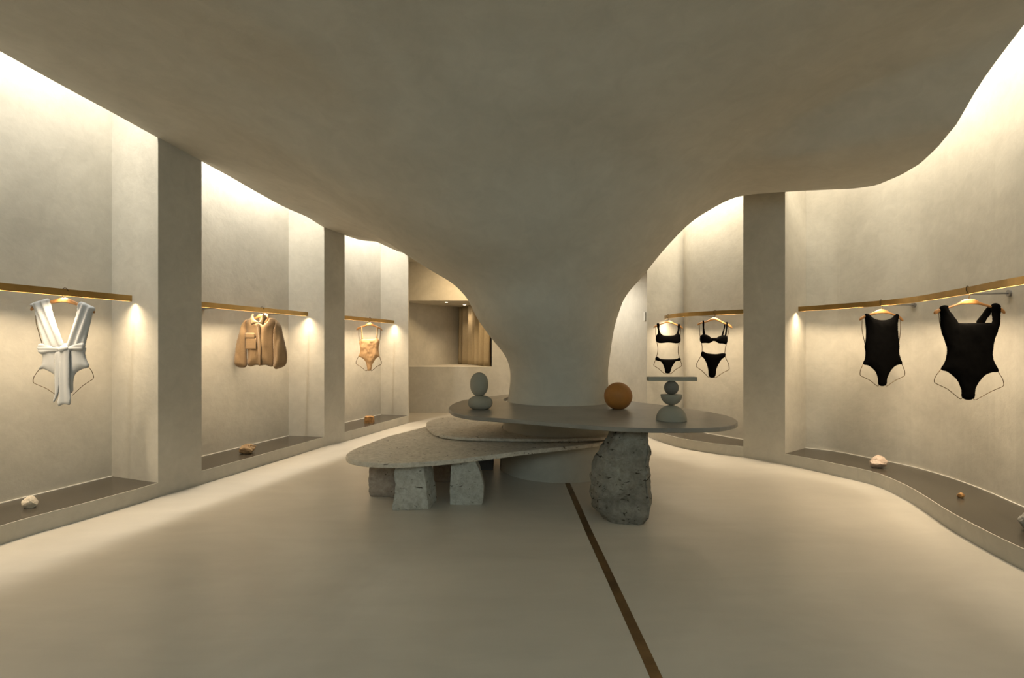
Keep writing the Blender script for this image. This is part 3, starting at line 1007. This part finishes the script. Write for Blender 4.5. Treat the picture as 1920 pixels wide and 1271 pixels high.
# ---- white tied swimsuit
zm = (40, 530, 5.294); Z = on_rail(r1, 120.5)
hanger('brown wooden hanger holding the white swimsuit', zm, Z,
       [(92, 275), (95, 245), (130, 225), (280, 180), (370, 153), (425, 148), (490, 163), (590, 210), (700, 250), (728, 275), (730, 302), (715, 300), (700, 285), (575, 235), (480, 207), (410, 196), (330, 205), (270, 212), (140, 252), (110, 275)],
       None, [(427, 100), (425, 150)],
       [[(135, 260), (145, 405), (205, 612)], [(692, 290), (665, 470), (635, 600)], [(178, 855), (120, 935), (110, 993), (250, 1050), (360, 1128)], [(660, 825), (705, 890), (720, 950), (610, 1020), (505, 1118)]])
px_, pz_ = conv([(430, 650)], zm, Z)[0]
root = empty('white_swimsuit', (px_, Z, pz_))
def folds(freq, slope, amp, x0):
    return lambda x, z: amp * math.sin((x - x0 + slope * (z - 1.6)) * freq)
puff('body', [(206, 640), (420, 600), (634, 640), (630, 700), (645, 760), (668, 832), (610, 855), (560, 880), (528, 915), (512, 990), (500, 1090), (380, 1095), (368, 1030), (352, 962), (325, 915), (270, 880), (215, 856), (170, 858), (200, 810), (210, 750)], zm, Z, M['white_cloth'], root, 0.024, 0.06, -0.004, ripple=folds(70, 0.3, 0.0025, 0))
puff('shoulder_panel', [(96, 220), (125, 197), (200, 174), (272, 157), (292, 190), (312, 290), (360, 440), (405, 560), (420, 640), (330, 655), (228, 645), (225, 560), (190, 450), (150, 320), (125, 245)], zm, Z, M['white_cloth'], root, 0.019, 0.022, 0.003, ripple=folds(115, 0.42, 0.007, -3.36), grid=0.008)
puff('shoulder_panel', [(574, 208), (598, 188), (682, 221), (735, 256), (712, 305), (690, 400), (660, 510), (640, 600), (632, 645), (540, 655), (440, 645), (460, 590), (490, 500), (530, 380), (560, 275)], zm, Z, M['white_cloth'], root, 0.019, 0.022, 0.003, ripple=folds(115, -0.36, 0.007, -3.36), grid=0.008)
puff('waist_tie', [(200, 608), (300, 622), (415, 638), (500, 628), (634, 597), (636, 665), (520, 676), (420, 684), (300, 692), (207, 702)], zm, Z, M['white_cloth'], root, 0.012, 0.02, 0.020, ripple=lambda x, z: 0.003 * math.sin(z * 260), grid=0.007)
puff('tie_end', [(368, 685), (418, 685), (414, 900), (398, 1100), (372, 1160), (342, 1182), (360, 1100), (357, 900), (358, 760)], zm, Z, M['white_cloth'], root, 0.006, 0.02, 0.024, ripple=folds(150, 0.05, 0.003, 0))
puff('tie_end', [(424, 650), (502, 645), (514, 760), (515, 1000), (522, 1200), (460, 1200), (400, 1214), (411, 1100), (412, 900), (418, 700)], zm, Z, M['white_cloth'], root, 0.007, 0.02, 0.030, ripple=folds(120, 0.05, 0.003, 0))
puff('knot', [(413, 640), (440, 624), (495, 630), (503, 665), (470, 684), (430, 692), (410, 670)], zm, Z, M['white_cloth'], root, 0.020, 0.03, 0.030, grid=0.006)
tag(root, 'white deep-V swimsuit with a knotted waist tie', 'swimsuit', 'swimwear on display')

# ---- camel jacket
zm = (430, 570, 9.075); Z = on_rail(r2, 491)
hanger('wooden hanger mostly hidden inside the camel jacket', zm, Z + 0.0,
       [(300, 300), (380, 262), (470, 205), (540, 172), (610, 195), (690, 250), (780, 290), (770, 320), (680, 280), (600, 235), (545, 228), (480, 245), (390, 295), (310, 330)],
       None, [(553, 118), (548, 175)], [])
px_, pz_ = conv([(545, 650)], zm, Z)[0]
root = empty('camel_jacket', (px_, Z, pz_))
sj = Z / FPX / 9.075
puff('lining', [(448, 172), (500, 160), (560, 158), (625, 168), (640, 240), (600, 300), (545, 335), (480, 300), (450, 230)], zm, Z, M['lining'], root, 0.004, 0.01, -0.045, grid=0.014)
vf = folds(38, 0.1, 0.008, 0)
puff('body', [(418, 232), (300, 268), (270, 330), (290, 420), (306, 520), (300, 640), (303, 760), (306, 900), (298, 1000), (320, 1050), (380, 1062), (450, 1038), (540, 1046), (620, 1038), (690, 1062), (745, 1058), (765, 980), (770, 850), (768, 600), (775, 420), (815, 330), (780, 258), (690, 235), (640, 300), (590, 330), (545, 330), (490, 310), (445, 270)], zm, Z, M['wool'], root, 0.042, 0.14, 0.0, grid=0.014, ripple=vf, wrinkle=0.006)
puff('sleeve', [(300, 266), (250, 300), (213, 365), (193, 440), (160, 560), (130, 700), (110, 850), (100, 960), (115, 1040), (170, 1075), (250, 1082), (300, 1062), (312, 1000), (308, 900), (306, 700), (312, 560), (318, 470), (300, 410), (305, 330)], zm, Z, M['wool'], root, 0.065, 0.10, 0.012, grid=0.014, ripple=folds(60, 0.15, 0.008, -0.1), wrinkle=0.008, seed=2)
puff('sleeve', [(780, 256), (830, 285), (872, 335), (900, 400), (922, 520), (955, 660), (985, 800), (995, 920), (975, 1020), (930, 1065), (850, 1095), (800, 1106), (764, 1080), (762, 1000), (762, 900), (760, 700), (760, 560), (765, 430), (785, 380), (795, 310)], zm, Z, M['wool'], root, 0.065, 0.10, 0.012, grid=0.014, ripple=folds(60, -0.15, 0.008, 0.1), wrinkle=0.008, seed=3)
puff('collar', [(444, 172), (468, 166), (462, 220), (485, 270), (548, 320), (500, 335), (432, 352), (408, 300), (414, 240), (428, 200)], zm, Z, M['wool'], root, 0.016, 0.018, 0.068, grid=0.010)
puff('collar', [(624, 166), (652, 180), (688, 235), (660, 295), (628, 362), (590, 340), (552, 320), (592, 270), (608, 215)], zm, Z, M['wool'], root, 0.016, 0.018, 0.068, grid=0.010)
puff('placket', [(515, 335), (556, 335), (566, 420), (562, 520), (584, 640), (590, 800), (580, 920), (572, 1042), (545, 1046), (540, 900), (535, 700), (525, 500)], zm, Z, M['wool'], root, 0.007, 0.012, 0.050, grid=0.012)
pk = puff('pocket', [(318, 570), (490, 575), (502, 770), (410, 772), (310, 766)], zm, Z, M['wool'], root, 0.006, 0.008, 0.046, grid=0.010, smooth_n=1)
fl = puff('flap', [(316, 488), (480, 494), (482, 586), (400, 586), (308, 582)], zm, Z, M['wool'], None, 0.006, 0.006, 0.053, grid=0.010, smooth_n=1)
fl.parent = pk; fl.location = -(root.location)
fl.location = (-root.location.x, -root.location.y, -root.location.z); pkl = pk.location.copy(); fl.location = fl.location - pkl
tag(root, 'camel wool cropped jacket with balloon sleeves and one chest pocket', 'jacket')

# ---- tan bodysuit
zm = (640, 580, 9.08); Z = on_rail(r3, 693)
hanger('wooden hanger holding the tan bodysuit', zm, Z,
       [(255, 348), (270, 315), (330, 290), (400, 265), (450, 235), (487, 226), (530, 240), (580, 270), (640, 295), (680, 318), (700, 358), (690, 362), (660, 337), (610, 314), (540, 287), (490, 274), (440, 280), (380, 300), (310, 332), (270, 352)],
       None, [(485, 190), (485, 230)],
       [[(297, 340), (295, 430), (308, 540)], [(668, 335), (665, 430), (652, 530)], [(296, 790), (250, 890), (250, 930), (330, 975), (420, 1050), (446, 1032)], [(645, 790), (685, 895), (680, 935), (600, 975), (515, 1050), (497, 1032)]])
px_, pz_ = conv([(475, 700)], zm, Z)[0]
root = empty('tan_bodysuit', (px_, Z, pz_))
puff('body', [(345, 498), (400, 505), (500, 508), (570, 500), (612, 484), (652, 540), (642, 620), (636, 700), (648, 795), (600, 828), (560, 880), (525, 950), (505, 1032), (450, 1042), (440, 1000), (420, 910), (390, 860), (340, 820), (292, 795), (315, 745), (318, 640), (303, 545), (330, 512)], zm, Z, M['tan_cloth'], root, 0.03, 0.08, 0, grid=0.012, wrinkle=0.014, seed=4)
puff('strap', [(334, 283), (353, 283), (360, 400), (374, 505), (346, 505), (340, 400)], zm, Z, M['tan_cloth'], root, 0.010, 0.008, 0.004, grid=0.01, smooth_n=3)
puff('strap', [(608, 288), (628, 292), (622, 380), (614, 495), (594, 495), (604, 380)], zm, Z, M['tan_cloth'], root, 0.010, 0.008, 0.004, grid=0.01, smooth_n=3)
tag(root, 'tan thin-strapped bodysuit, creased, in the farthest left niche', 'bodysuit', 'swimwear on display')

# ---- two bikinis
zm = (1210, 580, 9.078); Z = on_rail(r4, 1253)
hanger('wooden hanger holding the scoop-neck bikini', zm, Z,
       [(137, 316), (145, 295), (160, 275), (200, 262), (300, 228), (370, 198), (420, 194), (480, 225), (560, 260), (610, 280), (640, 318), (640, 333), (600, 312), (550, 283), (470, 248), (390, 230), (320, 243), (240, 271), (180, 302)],
       None, [(388, 150), (390, 197)],
       [[(178, 300), (175, 420), (184, 460)], [(603, 305), (600, 400), (594, 465)], [(198, 555), (215, 660), (212, 720), (192, 815)], [(580, 560), (560, 650), (560, 740), (582, 830)], [(174, 855), (140, 955), (230, 1010), (325, 1098), (352, 1076)], [(598, 862), (625, 960), (520, 1020), (430, 1102), (410, 1076)]])
px_, pz_ = conv([(390, 500)], zm, Z)[0]
bt = puff('bikini_bra', [(193, 245), (237, 242), (240, 330), (255, 390), (285, 430), (340, 445), (450, 445), (508, 430), (538, 390), (550, 330), (552, 255), (590, 255), (586, 330), (576, 400), (600, 465), (582, 566), (400, 563), (200, 561), (179, 455), (205, 420), (212, 360)], zm, Z, M['black_cloth'], None, 0.022, 0.04, 0.0, grid=0.010)
tag(bt, 'black scoop-neck bikini top hanging above its brief, beside the rail end', 'bikini top', 'swimwear on display')
bb = puff('bikini_brief', [(194, 804), (260, 840), (400, 848), (530, 842), (584, 824), (602, 865), (520, 885), (485, 930), (450, 990), (415, 1081), (345, 1081), (330, 1020), (300, 940), (265, 890), (171, 856)], zm, Z, M['black_cloth'], None, 0.022, 0.05, 0.0, grid=0.010)
tag(bb, 'black low-rise bikini brief with narrow sides below the scoop-neck top', 'bikini bottom', 'swimwear on display')
Z = on_rail(r4, 1341)
hanger('wooden hanger holding the knotted bikini', zm, Z,
       [(879, 270), (895, 240), (940, 215), (1050, 190), (1120, 155), (1180, 141), (1230, 155), (1300, 195), (1380, 235), (1440, 255), (1475, 290), (1479, 318), (1450, 312), (1400, 278), (1340, 250), (1260, 212), (1190, 185), (1140, 190), (1060, 218), (960, 243), (910, 268)],
       None, [(1188, 95), (1186, 145)],
       [[(920, 255), (922, 370), (938, 470)], [(1430, 295), (1420, 380), (1394, 475)], [(955, 560), (970, 650), (966, 730)], [(1380, 585), (1358, 680), (1352, 755)], [(952, 785), (880, 910), (860, 970), (960, 1040), (1080, 1160), (1096, 1143)], [(1356, 800), (1420, 930), (1432, 1025), (1300, 1090), (1195, 1168), (1176, 1146)]])
px_, pz_ = conv([(1165, 500)], zm, Z)[0]
root = empty('bikini_bra', (px_, Z, pz_))
puff('cups', [(931, 465), (975, 424), (1040, 430), (1090, 455), (1130, 488), (1200, 488), (1250, 460), (1310, 440), (1370, 444), (1399, 480), (1380, 591), (1320, 582), (1250, 577), (1200, 547), (1170, 532), (1140, 547), (1090, 574), (1030, 572), (945, 563)], zm, Z, M['black_cloth'], root, 0.030, 0.035, 0, grid=0.009)
puff('strap', [(972, 192), (1002, 192), (1003, 320), (1018, 440), (980, 440), (976, 320)], zm, Z, M['black_cloth'], root, 0.012, 0.01, 0.002, smooth_n=3)
puff('strap', [(1373, 218), (1399, 220), (1392, 340), (1374, 458), (1348, 455), (1368, 340)], zm, Z, M['black_cloth'], root, 0.012, 0.01, 0.002, smooth_n=3)
puff('strap', [(1352, 250), (1372, 255), (1356, 340), (1326, 458), (1298, 455), (1334, 340)], zm, Z, M['black_cloth'], root, 0.004, 0.008, -0.012, smooth_n=3)
puff('knot', [(1118, 490), (1160, 484), (1203, 488), (1208, 535), (1170, 540), (1122, 530)], zm, Z, M['black_cloth'], root, 0.018, 0.02, 0.02)
tag(root, 'black knotted balconette bikini top hanging above its brief', 'bikini top', 'swimwear on display')
bb = puff('bikini_brief', [(964, 718), (1050, 745), (1200, 760), (1356, 747), (1361, 800), (1300, 850), (1250, 930), (1210, 1020), (1180, 1151), (1090, 1147), (1070, 1030), (1040, 920), (1000, 840), (947, 785)], zm, Z, M['black_cloth'], None, 0.024, 0.06, 0, grid=0.010)
tag(bb, 'black high-leg bikini brief below the knotted balconette top', 'bikini bottom', 'swimwear on display')

# ---- black round-neck swimsuit
zm = (1600, 560, 7.058); Z = on_rail(r5, 1652)
hanger('wooden hanger holding the round-neck black swimsuit', zm, Z,
       [(78, 283), (85, 255), (110, 235), (160, 213), (250, 183), (320, 150), (375, 136), (430, 150), (490, 180), (560, 207), (610, 225), (650, 260), (665, 295), (640, 295), (600, 264), (550, 230), (480, 205), (400, 194), (350, 196), (280, 212), (220, 227), (170, 245), (110, 278), (85, 290)],
       None, [(372, 98), (376, 140)],
       [[(118, 265), (115, 405), (156, 600)], [(622, 265), (628, 405), (604, 600)], [(136, 855), (95, 945), (88, 1015), (215, 1075), (325, 1162), (348, 1138)], [(640, 855), (685, 960), (683, 1020), (550, 1085), (440, 1162), (424, 1138)]])
o = puff('round_neck_swimsuit', [(153, 205), (205, 199), (230, 225), (280, 262), (340, 280), (400, 284), (460, 275), (520, 245), (553, 207), (601, 210), (598, 260), (588, 330), (590, 420), (600, 540), (611, 640), (606, 700), (618, 770), (647, 860), (600, 872), (550, 895), (510, 935), (470, 1000), (445, 1070), (430, 1144), (340, 1144), (325, 1060), (300, 980), (260, 930), (200, 885), (128, 862), (150, 800), (158, 700), (147, 640), (155, 590), (165, 500), (165, 400), (155, 290)], zm, Z, M['black_cloth'], None, 0.028, 0.07, 0, grid=0.010, wrinkle=0.004, seed=6)
tag(o, 'black round-neck sleeveless swimsuit on the long wavy rail', 'swimsuit', 'swimwear on display')

# ---- black square-neck swimsuit
zm = (1730, 530, 5.295); Z = on_rail(r5, 1815)
hanger('wooden hanger holding the square-neck black swimsuit', zm, Z,
       [(108, 307), (120, 275), (165, 255), (250, 235), (340, 205), (400, 170), (460, 160), (530, 170), (580, 195), (680, 225), (770, 243), (810, 270), (822, 305), (800, 307), (760, 277), (680, 252), (580, 224), (520, 215), (420, 215), (350, 224), (255, 260), (180, 287), (130, 314)],
       None, [(452, 115), (458, 165)],
       [[(162, 275), (170, 400), (185, 450)], [(188, 852), (125, 935), (112, 990), (250, 1055), (378, 1160), (402, 1138)], [(744, 870), (800, 960), (812, 1025), (690, 1075), (522, 1168), (496, 1142)]])
px_, pz_ = conv([(455, 650)], zm, Z)[0]
root = empty('square_neck_swimsuit', (px_, Z, pz_))
puff('body', [(168, 243), (248, 226), (258, 265), (300, 320), (345, 385), (356, 398), (500, 400), (660, 396), (688, 393), (689, 330), (680, 220), (763, 217), (768, 330), (762, 420), (738, 500), (705, 590), (697, 650), (692, 715), (710, 790), (751, 878), (690, 890), (620, 920), (560, 985), (520, 1060), (500, 1153), (395, 1146), (385, 1070), (350, 980), (300, 925), (240, 882), (181, 858), (215, 800), (236, 720), (240, 650), (220, 580), (190, 500), (177, 440), (174, 330)], zm, Z, M['black_cloth'], root, 0.028, 0.07, 0, grid=0.010, wrinkle=0.005, seed=7)
puff('back_strap', [(690, 235), (650, 250), (600, 320), (548, 405), (628, 405), (660, 352), (694, 312)], zm, Z, M['black_cloth'], root, 0.004, 0.01, -0.014, smooth_n=3)
tag(root, 'black square-neck swimsuit with wide straps, at the right border', 'swimsuit', 'swimwear on display')
